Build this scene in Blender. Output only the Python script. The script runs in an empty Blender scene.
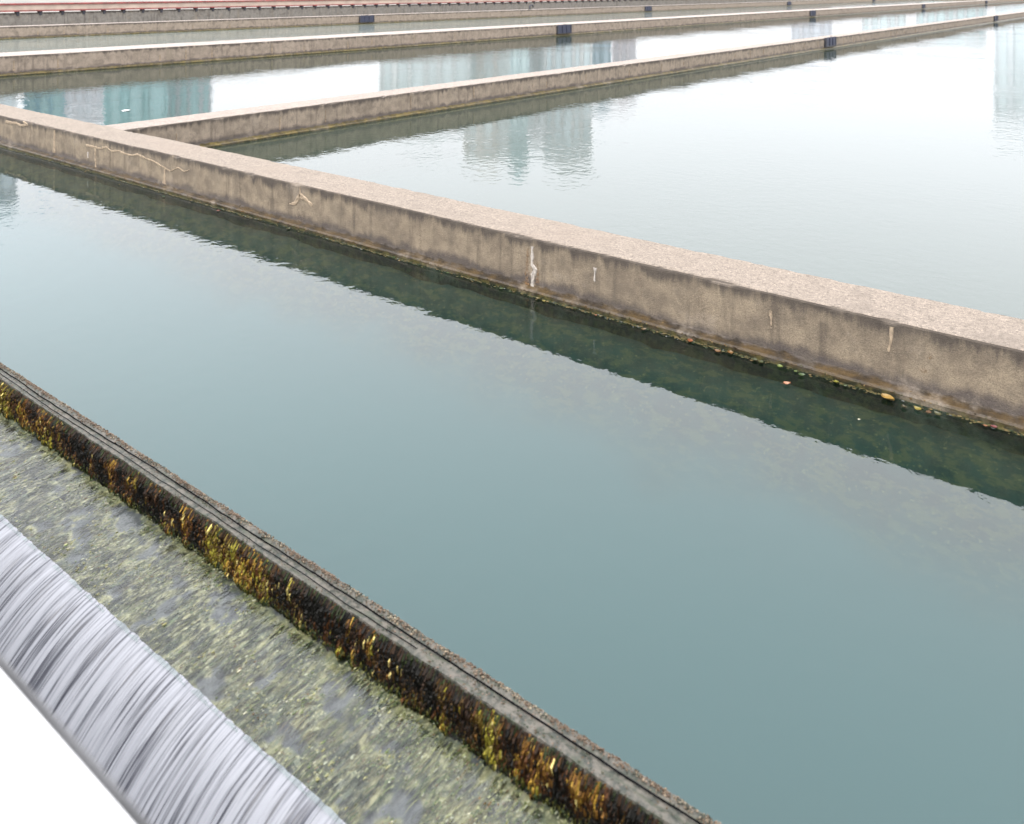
import bpy, bmesh, math, random
import numpy as np
from mathutils import Vector, Matrix, noise

R = math.radians
random.seed(7)
rng = np.random.default_rng(11)
scene = bpy.context.scene
COL = scene.collection

# ------------------------------------------------------------------ camera
YAW, ROLL, FPX, PPY, EYE = 0.6705, 0.0059, 883.57, -16.55, 2.4
cd = bpy.data.cameras.new('camera')
cam = bpy.data.objects.new('camera', cd)
COL.objects.link(cam)
cam.matrix_world = (Matrix.Translation((0, 0, EYE)) @ Matrix.Rotation(YAW, 4, 'Z')
                    @ Matrix.Rotation(R(90), 4, 'X') @ Matrix.Rotation(ROLL, 4, 'Z'))
cd.sensor_width = 36
cd.lens = FPX / 1024 * 36
cd.shift_y = -(412 - PPY) / 1024
cd.clip_start, cd.clip_end = 0.05, 6000
cd.dof.use_dof = True
cd.dof.focus_distance = 7.5
cd.dof.aperture_fstop = 3.0
scene.camera = cam

# ------------------------------------------------------------------ sky and sun (bright overcast)
SUN_EL, SUN_AZ = R(58), R(205)
w = bpy.data.worlds.new('World')
scene.world = w
w.use_nodes = True
nt = w.node_tree
nt.nodes.clear()
sky = nt.nodes.new('ShaderNodeTexSky')
sky.sky_type = 'NISHITA'
sky.sun_disc = False
sky.sun_elevation, sky.sun_rotation = SUN_EL, SUN_AZ
sky.air_density, sky.dust_density = 1.0, 4.0
hs = nt.nodes.new('ShaderNodeHueSaturation')
hs.inputs['Saturation'].default_value = 0.35
mixs = nt.nodes.new('ShaderNodeMix')
mixs.data_type = 'RGBA'
mixs.inputs['Factor'].default_value = 0.86                   # closed cloud cover over the clear sky
# standard overcast sky: luminance rises from the horizon to three times that at the zenith, alike all round
tcw = nt.nodes.new('ShaderNodeTexCoord')
spw = nt.nodes.new('ShaderNodeSeparateXYZ')
mrw = nt.nodes.new('ShaderNodeMapRange')
for i_, v_ in ((1, 0.0), (2, 1.0), (3, 0.2), (4, 1.0)):
    mrw.inputs[i_].default_value = v_
clw = nt.nodes.new('ShaderNodeMix')
clw.data_type, clw.blend_type = 'RGBA', 'MULTIPLY'
clw.inputs['Factor'].default_value = 1.0
clw.inputs['A'].default_value = (13.6, 13.8, 14.5, 1)
nt.links.new(tcw.outputs['Generated'], spw.inputs[0])
nt.links.new(spw.outputs[2], mrw.inputs[0])
nt.links.new(mrw.outputs[0], clw.inputs['B'])
nt.links.new(clw.outputs['Result'], mixs.inputs['B'])
bg = nt.nodes.new('ShaderNodeBackground')
bg.inputs['Strength'].default_value = 0.12
wo = nt.nodes.new('ShaderNodeOutputWorld')
nt.links.new(sky.outputs[0], hs.inputs['Color'])
nt.links.new(hs.outputs[0], mixs.inputs['A'])
nt.links.new(mixs.outputs['Result'], bg.inputs[0])
nt.links.new(bg.outputs[0], wo.inputs[0])
sd = bpy.data.lights.new('sun', 'SUN')
sd.energy, sd.angle, sd.color = 0.7, R(30), (1, 0.95, 0.88)
sun = bpy.data.objects.new('sun', sd)
COL.objects.link(sun)
sv = Vector((math.sin(SUN_AZ) * math.cos(SUN_EL), math.cos(SUN_AZ) * math.cos(SUN_EL), math.sin(SUN_EL)))
sun.rotation_euler = sv.to_track_quat('Z', 'Y').to_euler()
sun.location = (0, 0, 60)

vs = scene.view_settings
vs.view_transform = 'Standard'
vs.look = 'None'
vs.exposure, vs.gamma = 2.36, 1.0
vs.use_curve_mapping = False
scene.render.engine = 'CYCLES'
cy = scene.cycles
cy.use_denoising = True
cy.max_bounces, cy.transparent_max_bounces = 8, 12
cy.sample_clamp_indirect = 6

# ------------------------------------------------------------------ helpers
FWD = Vector((-math.sin(YAW), math.cos(YAW), 0))
RGT = Vector((math.cos(YAW), math.sin(YAW), 0))


def ray(x, y):
    u, v = x - 512, y - PPY
    c, s = math.cos(ROLL), math.sin(ROLL)
    return RGT * (c * u + s * v) + FWD * FPX + Vector((0, 0, s * u - c * v))


def on_z(x, y, z):
    r = ray(x, y)
    return Vector((0, 0, EYE)) + r * ((z - EYE) / r.z)


def on_y(x, y, Y):
    r = ray(x, y)
    return Vector((0, 0, EYE)) + r * (Y / r.y)


def on_x(x, y, X):
    r = ray(x, y)
    return Vector((0, 0, EYE)) + r * (X / r.x)


def tag(o, label=None, cat=None, group=None, kind=None):
    for k, v in (('label', label), ('category', cat), ('group', group), ('kind', kind)):
        if v:
            o[k] = v
    return o


def mk(name, verts, faces, mat=None, parent=None, loc=(0, 0, 0), smooth=False):
    """verts are world coordinates; the object's origin is put at loc"""
    me = bpy.data.meshes.new(name)
    v = np.asarray(verts, dtype=float)
    if parent is None:
        v = v - np.asarray(loc)
    me.from_pydata(v.tolist(), [], faces if isinstance(faces, list) else np.asarray(faces).tolist())
    me.update()
    if smooth:
        me.polygons.foreach_set('use_smooth', [True] * len(me.polygons))
    o = bpy.data.objects.new(name, me)
    COL.objects.link(o)
    if mat:
        me.materials.append(mat)
    if parent is not None:
        o.parent = parent
    else:
        o.location = loc
    return o


def empty(name, loc, rz=0):
    o = bpy.data.objects.new(name, None)
    COL.objects.link(o)
    o.location = loc
    o.rotation_euler = (0, 0, rz)
    o.empty_display_size = 0.2
    return o


class MB:
    def __init__(self):
        self.v, self.f = [], []

    def box(self, x0, x1, y0, y1, z0, z1):
        n = len(self.v)
        self.v += [(x, y, z) for z in (z0, z1) for y in (y0, y1) for x in (x0, x1)]
        self.f += [[n + i for i in q] for q in
                   ((0, 2, 3, 1), (4, 5, 7, 6), (0, 1, 5, 4), (2, 6, 7, 3), (0, 4, 6, 2), (1, 3, 7, 5))]
        return self

    def bevbox(self, x0, x1, y0, y1, z0, z1, b):
        bm = bmesh.new()
        bmesh.ops.create_cube(bm, size=1)
        for v in bm.verts:
            v.co = Vector(((x0 + x1) / 2 + v.co.x * (x1 - x0), (y0 + y1) / 2 + v.co.y * (y1 - y0),
                           (z0 + z1) / 2 + v.co.z * (z1 - z0)))
        bmesh.ops.bevel(bm, geom=bm.edges[:], offset=b, segments=2, affect='EDGES')
        n = len(self.v)
        bm.verts.index_update()
        self.v += [tuple(v.co) for v in bm.verts]
        self.f += [[n + v.index for v in f.verts] for f in bm.faces]
        bm.free()
        return self

    def tube(self, pts, r, k=6):
        n0 = len(self.v)
        pts = [Vector(p) for p in pts]
        for i, p in enumerate(pts):
            t = (pts[min(i + 1, len(pts) - 1)] - pts[max(i - 1, 0)]).normalized()
            a = t.orthogonal().normalized() if abs(t.z) > .95 else t.cross(Vector((0, 0, 1))).normalized()
            b = a.cross(t)
            rr = r[i] if isinstance(r, (list, tuple)) else r
            for j in range(k):
                q = 2 * math.pi * j / k
                self.v.append(tuple(p + a * (rr * math.cos(q)) + b * (rr * math.sin(q))))
        for i in range(len(pts) - 1):
            for j in range(k):
                a0, a1 = n0 + i * k + j, n0 + i * k + (j + 1) % k
                self.f.append([a0, a1, a1 + k, a0 + k])
        self.f.append([n0 + j for j in range(k)][::-1])
        m = n0 + (len(pts) - 1) * k
        self.f.append([m + j for j in range(k)])
        return self

    def build(self, name, mat, parent=None, loc=(0, 0, 0), smooth=False):
        return mk(name, self.v, self.f, mat, parent, loc, smooth)


def grid_faces(nu, nv):
    i, j = np.meshgrid(np.arange(nu - 1), np.arange(nv - 1), indexing='ij')
    a = (i * nv + j).ravel()
    return np.stack([a, a + nv, a + nv + 1, a + 1], 1)


def fnoise(p, oct=3):
    return noise.fractal(Vector(p), 0.6, 2.0, oct)


# numpy value noise (smooth), for dense meshes
_perm = rng.random((64, 64))


def vnoise(x, y):
    xi, yi = np.floor(x).astype(int), np.floor(y).astype(int)
    fx, fy = x - xi, y - yi
    fx, fy = fx * fx * (3 - 2 * fx), fy * fy * (3 - 2 * fy)
    g = lambda a, b: _perm[a % 64, b % 64]
    return ((g(xi, yi) * (1 - fx) + g(xi + 1, yi) * fx) * (1 - fy)
            + (g(xi, yi + 1) * (1 - fx) + g(xi + 1, yi + 1) * fx) * fy)


# ------------------------------------------------------------------ materials
class Mat:
    """tiny node helper"""
    def __init__(self, name):
        self.m = bpy.data.materials.new(name)
        self.m.use_nodes = True
        self.t = self.m.node_tree
        self.t.nodes.clear()
        self.out = self.t.nodes.new('ShaderNodeOutputMaterial')
        self.pos = self.t.nodes.new('ShaderNodeNewGeometry')

    def n(self, kind, **kw):
        o = self.t.nodes.new('ShaderNode' + kind)
        for k, v in kw.items():
            setattr(o, k, v)
        return o

    def put(self, sock, val):
        if isinstance(val, bpy.types.NodeSocket):
            self.t.links.new(val, sock)
        else:
            sock.default_value = val

    def mapping(self, scale, loc=(0, 0, 0), src=None):
        o = self.n('Mapping')
        self.put(o.inputs['Vector'], src or self.pos.outputs['Position'])
        o.inputs['Scale'].default_value = scale
        o.inputs['Location'].default_value = loc
        return o.outputs[0]

    def noise(self, scale, detail=4, rough=0.55, vec=None, dist=0.0):
        o = self.n('TexNoise')
        self.put(o.inputs['Vector'], vec or self.pos.outputs['Position'])
        o.inputs['Scale'].default_value = scale
        o.inputs['Detail'].default_value = detail
        o.inputs['Roughness'].default_value = rough
        o.inputs['Distortion'].default_value = dist
        return o.outputs['Fac']

    def ramp(self, fac, a, b, lo=0.0, hi=1.0):
        o = self.n('MapRange', interpolation_type='SMOOTHSTEP')
        self.put(o.inputs[0], fac)
        for i, v in ((1, a), (2, b), (3, lo), (4, hi)):
            self.put(o.inputs[i], v)
        return o.outputs[0]

    def math(self, op, a, b=0.0):
        o = self.n('Math', operation=op)
        self.put(o.inputs[0], a)
        self.put(o.inputs[1], b)
        return o.outputs[0]

    def mix(self, f, a, b, blend='MIX'):
        o = self.n('Mix', data_type='RGBA', blend_type=blend)
        self.put(o.inputs['Factor'], f)
        for s, v in (('A', a), ('B', b)):
            self.put(o.inputs[s], (*v, 1) if isinstance(v, tuple) and len(v) == 3 else v)
        return o.outputs['Result']

    def sep(self, vec=None):
        o = self.n('SeparateXYZ')
        self.put(o.inputs[0], vec or self.pos.outputs['Position'])
        return o.outputs

    def bump(self, h, strength, dist):
        o = self.n('Bump')
        self.put(o.inputs['Height'], h)
        o.inputs['Strength'].default_value = strength
        o.inputs['Distance'].default_value = dist
        return o.outputs[0]

    def principled(self, col, rough=0.8, normal=None, metal=0.0, spec=0.5):
        o = self.n('BsdfPrincipled')
        self.put(o.inputs['Base Color'], self.mix(1.0, col, (0.7, 0.7, 0.7), 'MULTIPLY'))
        self.put(o.inputs['Roughness'], rough)
        o.inputs['Metallic'].default_value = metal
        o.inputs['Specular IOR Level'].default_value = spec
        if normal:
            self.put(o.inputs['Normal'], normal)
        return o.outputs[0]

    def done(self, sh):
        self.t.links.new(sh, self.out.inputs['Surface'])
        return self.m


def simple(name, col, rough=0.7, metal=0.0, var=0.25, scale=6.0, bump=0.0):
    m = Mat(name)
    f = m.noise(scale, 5)
    c = m.mix(m.ramp(f, 0.3, 0.7), tuple(x * (1 - var) for x in col), tuple(min(1, x * (1 + var)) for x in col))
    nn = m.bump(m.noise(scale * 8, 4), bump, 0.004) if bump else None
    return m.done(m.principled(c, rough, nn, metal))


def concrete(name, ztop, side_a=(0.19, 0.15, 0.105), side_b=(0.112, 0.088, 0.064), top_c=(0.262, 0.214, 0.172), streak=1.0, alg=((0.02, 0.013, 0.006), (0.065, 0.04, 0.014)), K=0.8):
    side_a, side_b, top_c = (tuple(v * k for v in q) for q, k in ((side_a, K * 1.62), (side_b, K * 1.65), (top_c, K * 1.05)))
    m = Mat(name)
    nz = m.sep(m.pos.outputs['True Normal'])[2]
    z = m.sep()[2]
    big = m.noise(0.9, 4)
    med = m.noise(7, 5, 0.6)
    fine = m.noise(70, 4, 0.7)
    grit = m.noise(190, 2, 0.7)
    st = m.noise(1.0, 5, 0.6, m.mapping((11, 11, 0.7)))
    st2 = m.noise(1.0, 3, 0.5, m.mapping((3.2, 3.2, 0.25), (3, 9, 1)))
    side = m.mix(m.ramp(med, 0.3, 0.7), side_b, side_a)
    side = m.mix(m.ramp(st, 0.52, 0.72, 0, 0.55 * streak), side, (0.055, 0.043, 0.035))
    side = m.mix(m.ramp(st2, 0.58, 0.74, 0, 0.45 * streak), side, (0.22, 0.18, 0.13))
    # mildew creeping down from the arris in tongues of uneven length
    tong = m.math('MULTIPLY', m.noise(1.0, 5, 0.65, m.mapping((9, 9, 1.2), (4, 1, 7))), 0.26)
    d = m.math('SUBTRACT', ztop, z)
    mil = m.math('SUBTRACT', tong, d)
    side = m.mix(m.ramp(mil, 0.03, 0.11, 0, 0.85), side, (0.045, 0.037, 0.032))
    # damp tide band and algae line at the water
    tide = m.math('ADD', z, m.math('MULTIPLY', m.math('SUBTRACT', m.noise(1.0, 5, 0.65, m.mapping((5, 5, 2.5))), 0.5), 0.22))
    side = m.mix(m.ramp(tide, 0.15, 0.08, 0, 0.78), side, (0.052, 0.043, 0.043))
    wet = m.math('ADD', z, m.math('MULTIPLY', m.math('SUBTRACT', m.noise(14, 4), 0.5), 0.07))
    side = m.mix(m.ramp(wet, 0.078, 0.055), side, m.mix(m.ramp(m.noise(9, 4), 0.35, 0.65), *alg))
    side = m.mix(m.ramp(wet, 0.035, 0.005), side, m.mix(m.ramp(m.noise(22, 4), 0.4, 0.6), (0.012, 0.014, 0.005), (0.07, 0.06, 0.016)))
    top = m.mix(m.ramp(med, 0.3, 0.75, 0, 0.5), top_c, tuple(c * 0.66 for c in top_c))
    top = m.mix(m.ramp(fine, 0.5, 0.66, 0, 0.75), top, tuple(c * 0.4 for c in top_c))
    top = m.mix(m.ramp(m.noise(33, 6, 0.75), 0.5, 0.62, 0, 0.75), top, tuple(c * 0.42 for c in top_c))
    top = m.mix(m.ramp(m.noise(48, 4, 0.7, m.mapping((1, 1, 1), (5, 5, 5))), 0.56, 0.68, 0, 0.6), top, tuple(min(1, c * 1.7) for c in top_c))
    top = m.mix(m.ramp(m.noise(2.6, 5, 0.7), 0.56, 0.7, 0, 0.5), top, tuple(c * 0.55 for c in top_c))
    top = m.mix(m.ramp(big, 0.5, 0.7, 0, 0.35), top, (0.21, 0.165, 0.13))
    side = m.mix(m.ramp(m.noise(3.3, 6, 0.7, None, 0.5), 0.5, 0.66, 0, 0.5), side, (0.105, 0.085, 0.066))
    side = m.mix(m.ramp(m.noise(2.2, 5, 0.7, m.mapping((1, 1, 1), (9, 4, 2))), 0.56, 0.7, 0, 0.5), side, (0.27, 0.22, 0.17))
    col = m.mix(m.math('MULTIPLY', m.ramp(nz, 0.8, 0.97), m.ramp(z, 0.15, 0.25)), side, top)
    col = m.mix(m.ramp(grit, 0.45, 0.62, 0, 0.8), col, m.mix(0.5, col, (0.03, 0.025, 0.02)))
    col = m.mix(m.ramp(fine, 0.42, 0.25, 0, 0.35), col, m.mix(0.4, col, (0.4, 0.34, 0.27)))
    h = m.math('ADD', m.math('MULTIPLY', fine, 0.6), m.math('MULTIPLY', grit, 0.4))
    rough = m.ramp(wet, 0.03, 0.12, 0.3, 0.9)
    return m.done(m.principled(col, rough, m.bump(h, 0.8, 0.01), spec=0.2))


def water(name, tint, scat, scat_f, amp, scale, ani=(1, 1, 1), rough=0.015):
    m = Mat(name)
    vec = m.mapping(ani)
    big = m.ramp(m.noise(0.35, 3), 0.35, 0.7, 0.25, 1.0)
    h = m.math('MULTIPLY', m.math('ADD', m.noise(scale, 3, 0.45, vec, 0.3), m.math('MULTIPLY', m.noise(scale * 0.23, 2, 0.5, vec), 0.8)), big)
    nrm = m.bump(h, 1.0, amp)
    fr = m.n('Fresnel')
    fr.inputs['IOR'].default_value = 1.415
    m.put(fr.inputs['Normal'], nrm)
    gl = m.n('BsdfGlossy')
    gl.inputs['Roughness'].default_value = rough
    m.put(gl.inputs['Normal'], nrm)
    tr = m.n('BsdfTransparent')
    tr.inputs[0].default_value = (*tint, 1)
    df = m.n('BsdfDiffuse')
    df.inputs[0].default_value = (*scat, 1)
    b = m.n('MixShader')
    b.inputs[0].default_value = scat_f
    m.t.links.new(tr.outputs[0], b.inputs[1])
    m.t.links.new(df.outputs[0], b.inputs[2])
    a = m.n('MixShader')
    m.t.links.new(fr.outputs[0], a.inputs[0])
    m.t.links.new(b.outputs[0], a.inputs[1])
    m.t.links.new(gl.outputs[0], a.inputs[2])
    return m.done(a.outputs[0])


def vcol_mat(name, rough=0.5, spec=0.5, bump=0.0, trans=0.0):
    m = Mat(name)
    at = m.n('VertexColor', layer_name='tone')
    c = m.mix(m.ramp(m.noise(260, 3), 0.3, 0.7), m.mix(1.0, at.outputs[0], (0.55, 0.55, 0.55), 'MULTIPLY'), at.outputs[0])
    sh = m.principled(c, rough, None, spec=spec)
    return m.done(sh)


M_MAIN = concrete('weathered_concrete_main', 0.4276)
M_DIV1 = concrete('weathered_concrete_divider', 0.415, (0.225, 0.18, 0.135), (0.15, 0.12, 0.09), (0.33, 0.275, 0.235), alg=((0.05, 0.036, 0.01), (0.15, 0.11, 0.03)))
M_DIV2 = concrete('weathered_concrete_far', 0.51, (0.25, 0.2, 0.155), (0.175, 0.14, 0.108), (0.38, 0.325, 0.285), 0.8, alg=((0.05, 0.036, 0.01), (0.15, 0.11, 0.03)))
M_POOL = water('pool_water', (0.6, 0.87, 0.85), (0.005, 0.010, 0.007), 0.2, 0.0024, 10.0)
M_BASIN2 = water('far_basin_water', (0.6, 0.8, 0.76), (0.14, 0.16, 0.145), 0.85, 0.012, 4.0, rough=0.06)
M_BASIN = water('basin_water', (0.55, 0.8, 0.78), (0.026, 0.035, 0.026), 0.7, 0.0045, 8.0)

m = Mat('basin_silt')
f = m.noise(1.1, 5)
c = m.mix(m.ramp(f, 0.3, 0.7), (0.035, 0.085, 0.085), (0.045, 0.1, 0.098))
M_SILT = m.done(m.principled(c, 0.9))

m = Mat('algae_covered_footing')
f = m.noise(6, 6, 0.65)
g = m.noise(8, 6, 0.7, m.mapping((1, 1.9, 1.9)))
c = m.mix(m.ramp(f, 0.35, 0.65), (0.004, 0.008, 0.003), (0.007, 0.019, 0.012))
c = m.mix(m.ramp(g, 0.47, 0.6, 0, 0.9), c, (0.06, 0.04, 0.01))
c = m.mix(m.ramp(m.noise(38, 4), 0.6, 0.72, 0, 0.8), c, (0.13, 0.085, 0.025))
yy = m.sep()[1]
edge = m.math('ADD', yy, m.math('MULTIPLY', m.math('SUBTRACT', m.noise(1.2, 2), 0.5), 0.4))
c = m.mix(m.ramp(edge, 5.05, 4.6), c, m.mix(m.ramp(edge, 3.05, 2.35), (0.012, 0.066, 0.072), (0.018, 0.14, 0.14)))
M_FOOT = m.done(m.principled(c, 0.9))

def crust(name, col, lo, hi):
    m = Mat(name)
    f = m.noise(55, 5, 0.7)
    c = m.mix(m.ramp(m.noise(30, 4), 0.3, 0.7), tuple(v * 0.7 for v in col), tuple(v * 1.2 for v in col))
    tr = m.n('BsdfTransparent')
    b = m.n('MixShader')
    m.put(b.inputs[0], m.ramp(f, lo, hi, 0.0, 0.9))
    m.t.links.new(tr.outputs[0], b.inputs[1])
    m.t.links.new(m.principled(c, 0.85, m.bump(f, 0.5, 0.004), spec=0.2), b.inputs[2])
    return m.done(b.outputs[0])
M_MINERAL = crust('mineral_crust', (0.3, 0.23, 0.16), 0.26, 0.46)
M_MINERAL_W = crust('white_mineral_crust', (0.4, 0.355, 0.31), 0.26, 0.44)
M_HALO = crust('faint_lime_veil', (0.26, 0.2, 0.145), 0.44, 0.75)
M_RUST = crust('rust_stain', (0.22, 0.12, 0.055), 0.42, 0.7)
M_GATE = simple('dark_blue_painted_steel', (0.016, 0.019, 0.04), 0.8, 0.0, var=0.3, scale=9)
M_GATE2 = simple('black_steel', (0.02, 0.02, 0.028), 0.8, 0.0, var=0.3, scale=9)
M_RED = simple('dark_red_painted_steel', (0.2, 0.028, 0.022), 0.5, 0.0, var=0.35, scale=3)
M_CREAM = simple('cream_painted_steel', (0.42, 0.32, 0.25), 0.5, 0.0, var=0.15, scale=2)
M_WHITE = simple('white_paint', (0.82, 0.82, 0.82), 0.5, var=0.03, scale=9)
m = Mat('black_rubber')
M_CABLE = m.done(m.principled((0.003, 0.003, 0.004), 1.0, spec=0.0))
M_STRAND = vcol_mat('algae_strand', 0.6, 0.12)
M_CRUMB = vcol_mat('algae_crumb', 0.7, 0.2)
M_LEAF = vcol_mat('leaf', 0.5, 0.4)
M_GROUND = simple('dusty_concrete_ground', (0.12, 0.11, 0.095), 0.95, var=0.25, scale=0.3)
M_PAVE = simple('walkway_concrete', (0.3, 0.28, 0.25), 0.9, var=0.2, scale=4, bump=0.3)
M_DARKW = simple('channel_bottom', (0.05, 0.055, 0.055), 0.4, var=0.4, scale=5)

# ------------------------------------------------------------------ layout constants (X along main wall, Y away from it)
YF, TM, ZM = 5.476, 0.528, 0.4276           # main wall front face, thickness, top
X1, T1, Z1 = -11.373, 0.58, 0.415           # divider walls: right face, thickness, top
X2, T2, Z2 = -23.662, 1.30, 0.505
X3, T3, Z3 = -38.447, 0.60, 0.52
XR, XL = 7.0, -39.05                        # extent of main wall
YEND = 168.0
YW = 2.356                                  # weir: water edge; crest runs to YC
YC, ZA = 2.26, -0.15                      # crest front arris, apron height at the foot of the face


def sweep_wall(name, profile, s0, s1, ds, axis, mat, amp, wear, parent=None, loc=(0, 0, 0)):
    """profile: (p, z, wearweight) loop swept along axis; weathered by noise, arrises chipped"""
    n = max(2, int((s1 - s0) / ds) + 1)
    S = np.linspace(s0, s1, n)
    k = len(profile)
    V = []
    for s in S:
        for (p, z, wt) in profile:
            q = Vector((s, p * 3.1, z * 3.1))
            a = fnoise((q.x * 0.7, q.y, q.z), 3) * amp
            dp = dz = 0.0
            if wt:
                ch = max(0.0, fnoise((s * 5.5, p * 4, 3.3), 4)) * wear * abs(wt)
                ch += max(0.0, fnoise((s * 1.1, p * 4, 8.3), 2) - 0.3) * wear * 0.7 * abs(wt)
                dz = -ch
                dp = ch * (1 if wt > 0 else -1)
            pp, zz = p + a + dp, z + a * 0.7 + dz
            V.append((s, pp, zz) if axis == 'X' else (pp, s, zz))
    F = []
    for i in range(n - 1):
        for j in range(k - 1):
            a = i * k + j
            F.append([a, a + k, a + k + 1, a + 1] if axis == 'Y' else [a, a + 1, a + k + 1, a + k])
    F.append(list(range(k)) if axis == 'Y' else list(range(k))[::-1])
    m0 = (n - 1) * k
    F.append([m0 + j for j in range(k)][::-1] if axis == 'Y' else [m0 + j for j in range(k)])
    return mk(name, V, F, mat, parent, loc)


def wall_profile(pf, pb, zt, zb, sgn, ledge=0.05, nf=9, ntop=9):
    """front face pf (visible), back face pb; sgn = direction from front to back"""
    P = [(pf - sgn * ledge, zb, 0), (pf - sgn * ledge, 0.0, 0), (pf - sgn * ledge, 0.028, 0), (pf - sgn * ledge * 0.8, 0.042, 0), (pf - sgn * 0.004, 0.052, 0)]
    for i in range(nf):
        P.append((pf, 0.07 + (zt - 0.03 - 0.07) * i / (nf - 1), 0))
    P += [(pf, zt - 0.014, 0.6 * sgn), (pf + sgn * 0.006, zt - 0.003, 1.0 * sgn), (pf + sgn * 0.02, zt, 0.5 * sgn)]
    for i in range(ntop):
        P.append((pf + sgn * 0.04 + (pb - pf - sgn * 0.08) * i / (ntop - 1), zt, 0))
    P += [(pb - sgn * 0.02, zt, -0.4 * sgn), (pb - sgn * 0.006, zt - 0.003, -0.9 * sgn), (pb, zt - 0.014, -0.5 * sgn)]
    P += [(pb, zt * 0.6, 0), (pb, 0.05, 0), (pb + sgn * ledge * 0.7, 0.03, 0), (pb + sgn * ledge * 0.7, zb, 0)]
    return P


# ------------------------------------------------------------------ setting: ground, beds, water
g = MB()
ZG = 0.45
def sheet(mb, x0, x1, y0, y1, z):
    n = len(mb.v)
    mb.v += [(x0, y0, z), (x1, y0, z), (x1, y1, z), (x0, y1, z)]
    mb.f.append([n, n + 1, n + 2, n + 3])
for a in ((-3000, -42.2, -3000, 4000), (9.0, 3000, -3000, 4000), (-42.2, 9.0, YEND + 1, 4000), (-42.2, 9.0, -3000, -3.0)):
    sheet(g, *a, ZG)
tag(g.build('ground', M_GROUND), 'dusty concrete ground around the settling basins', 'ground', kind='structure')

b = MB()
sheet(b, -42.2, 9.0, YF + 0.2, YEND + 1, -0.9)
tag(b.build('basin_bed', M_SILT), 'silty bed of the large settling basins', 'basin bed', kind='structure')

# bed of the near pool: silt flat, rising against the weir, with an algae covered footing under the main wall
prof = [(2.30, -0.30), (2.75, -0.62), (3.4, -0.8), (4.2, -0.8), (4.6, -0.6), (4.9, -0.40), (5.15, -0.24), (5.3, -0.15), (5.46, -0.1)]
xs = np.linspace(-24, 9, 330)
V = []
for x in xs:
    for (y, z) in prof:
        V.append((x, y, z + 0.03 * fnoise((x * 2.2, y * 2.2, 1.0), 3)))
F = grid_faces(len(xs), len(prof))
foot = mk('pool_bed', V, F, M_FOOT, smooth=True)
tag(foot, 'murky pool bed with algae covered footing below the main wall', 'pool bed', kind='structure')

def water_sheet(name, x0, x1, y0, y1, z, mat, label):
    mb = MB()
    sheet(mb, x0, x1, y0, y1, z)
    o = mb.build(name, mat)
    return tag(o, label, 'water', kind='structure')

water_sheet('pool_water', -24, 9, YW - 0.012, YF - 0.02, 0.0, M_POOL, 'calm teal water between the weir and the main wall')
water_sheet('basin_water', X1 - 0.02, 9.0, YF + TM + 0.0, YEND, 0.001, M_BASIN, 'pale still water in the wide basin right of the divider')
water_sheet('basin_water', X2 - 0.02, X1 - T1, YF + TM, YEND, 0.001, M_BASIN, 'water with tower reflections between two divider walls')
water_sheet('basin_water', X3 - 0.02, X2 - T2, YF + TM, YEND, 0.001, M_BASIN2, 'narrow looking strip of water before the beam carrying wall')
water_sheet('basin_water', -40.4, X3 - T3, YF + TM, YEND, 0.001, M_BASIN2, 'dark gutter water behind the farthest divider wall')

# ------------------------------------------------------------------ walls
main = sweep_wall('concrete_wall', wall_profile(YF, YF + TM, ZM, -1.0, 1), -24.0, XR, 0.03, 'X', M_MAIN, 0.004, 0.014, loc=(-8, YF, 0))
main.location = (0, 0, 0)
for v in main.data.vertices:
    v.co.x += -8; v.co.y += YF
tag(main, 'long weathered concrete wall with pale cracks beside the weir pool', 'wall')

def divider(x, t, z, ds, mat, label, amp=0.006):
    o = sweep_wall('divider_wall', wall_profile(x, x - t, z, -1.0, -1, 0.06), YF + TM - 0.03, YEND, ds, 'Y', mat, amp, 0.02)
    return tag(o, label, 'wall', 'divider walls between the basins')
d1 = divider(X1, T1, Z1, 0.09, M_DIV1, 'concrete divider wall that meets the cracked main wall')
d2 = divider(X2, T2, Z2, 0.22, M_DIV2, 'broad topped concrete divider wall with white drips, middle of the three')
d3 = divider(X3, T3, Z3, 0.3, M_DIV2, 'concrete divider wall running next to the red flanged beam')
endw = sweep_wall('end_wall', wall_profile(YEND, YEND + 0.8, 0.5, -1.0, 1), -42.2, 9.0, 0.5, 'X', M_DIV2, 0.006, 0.02)
tag(endw, 'low concrete end wall closing the basins at the far side', 'wall')

# ------------------------------------------------------------------ raised wall with red flanged beam
rw = sweep_wall('beam_support_wall', [(-40.4, -1, 0), (-40.4, 0.3, 0), (-40.4, 0.7, 0), (-40.4, 0.97, 0), (-40.42, 1.0, .5), (-40.6, 1.0, 0), (-40.98, 1.0, 0), (-41.0, 0.97, 0), (-41.0, -1, 0)],
                4.0, YEND, 0.4, 'Y', concrete('grey_concrete', 1.0, (0.2, 0.18, 0.155), (0.14, 0.125, 0.11), (0.36, 0.32, 0.28)), 0.006, 0.015)
tag(rw, 'raised grey concrete wall carrying the red flanged beam', 'wall')
beam = empty('steel_beam', (-40.4, 4.0, 1.0))
tag(beam, 'long cream steel beam with dark red flanges on short brackets', 'beam')
def bpart(name, mb, mat):
    o = mb.build(name, mat, beam)
    o.matrix_parent_inverse = Matrix.Translation((40.4, -4.0, -1.0))
    return o
bpart('bottom_flange', MB().box(-40.62, -40.32, 4, 120, 1.06, 1.115), M_RED)
bpart('web', MB().box(-40.5, -40.4, 4, 120, 1.115, 1.345), M_CREAM)
bpart('top_flange', MB().box(-40.62, -40.34, 4, 120, 1.345, 1.42), M_RED)
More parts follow.
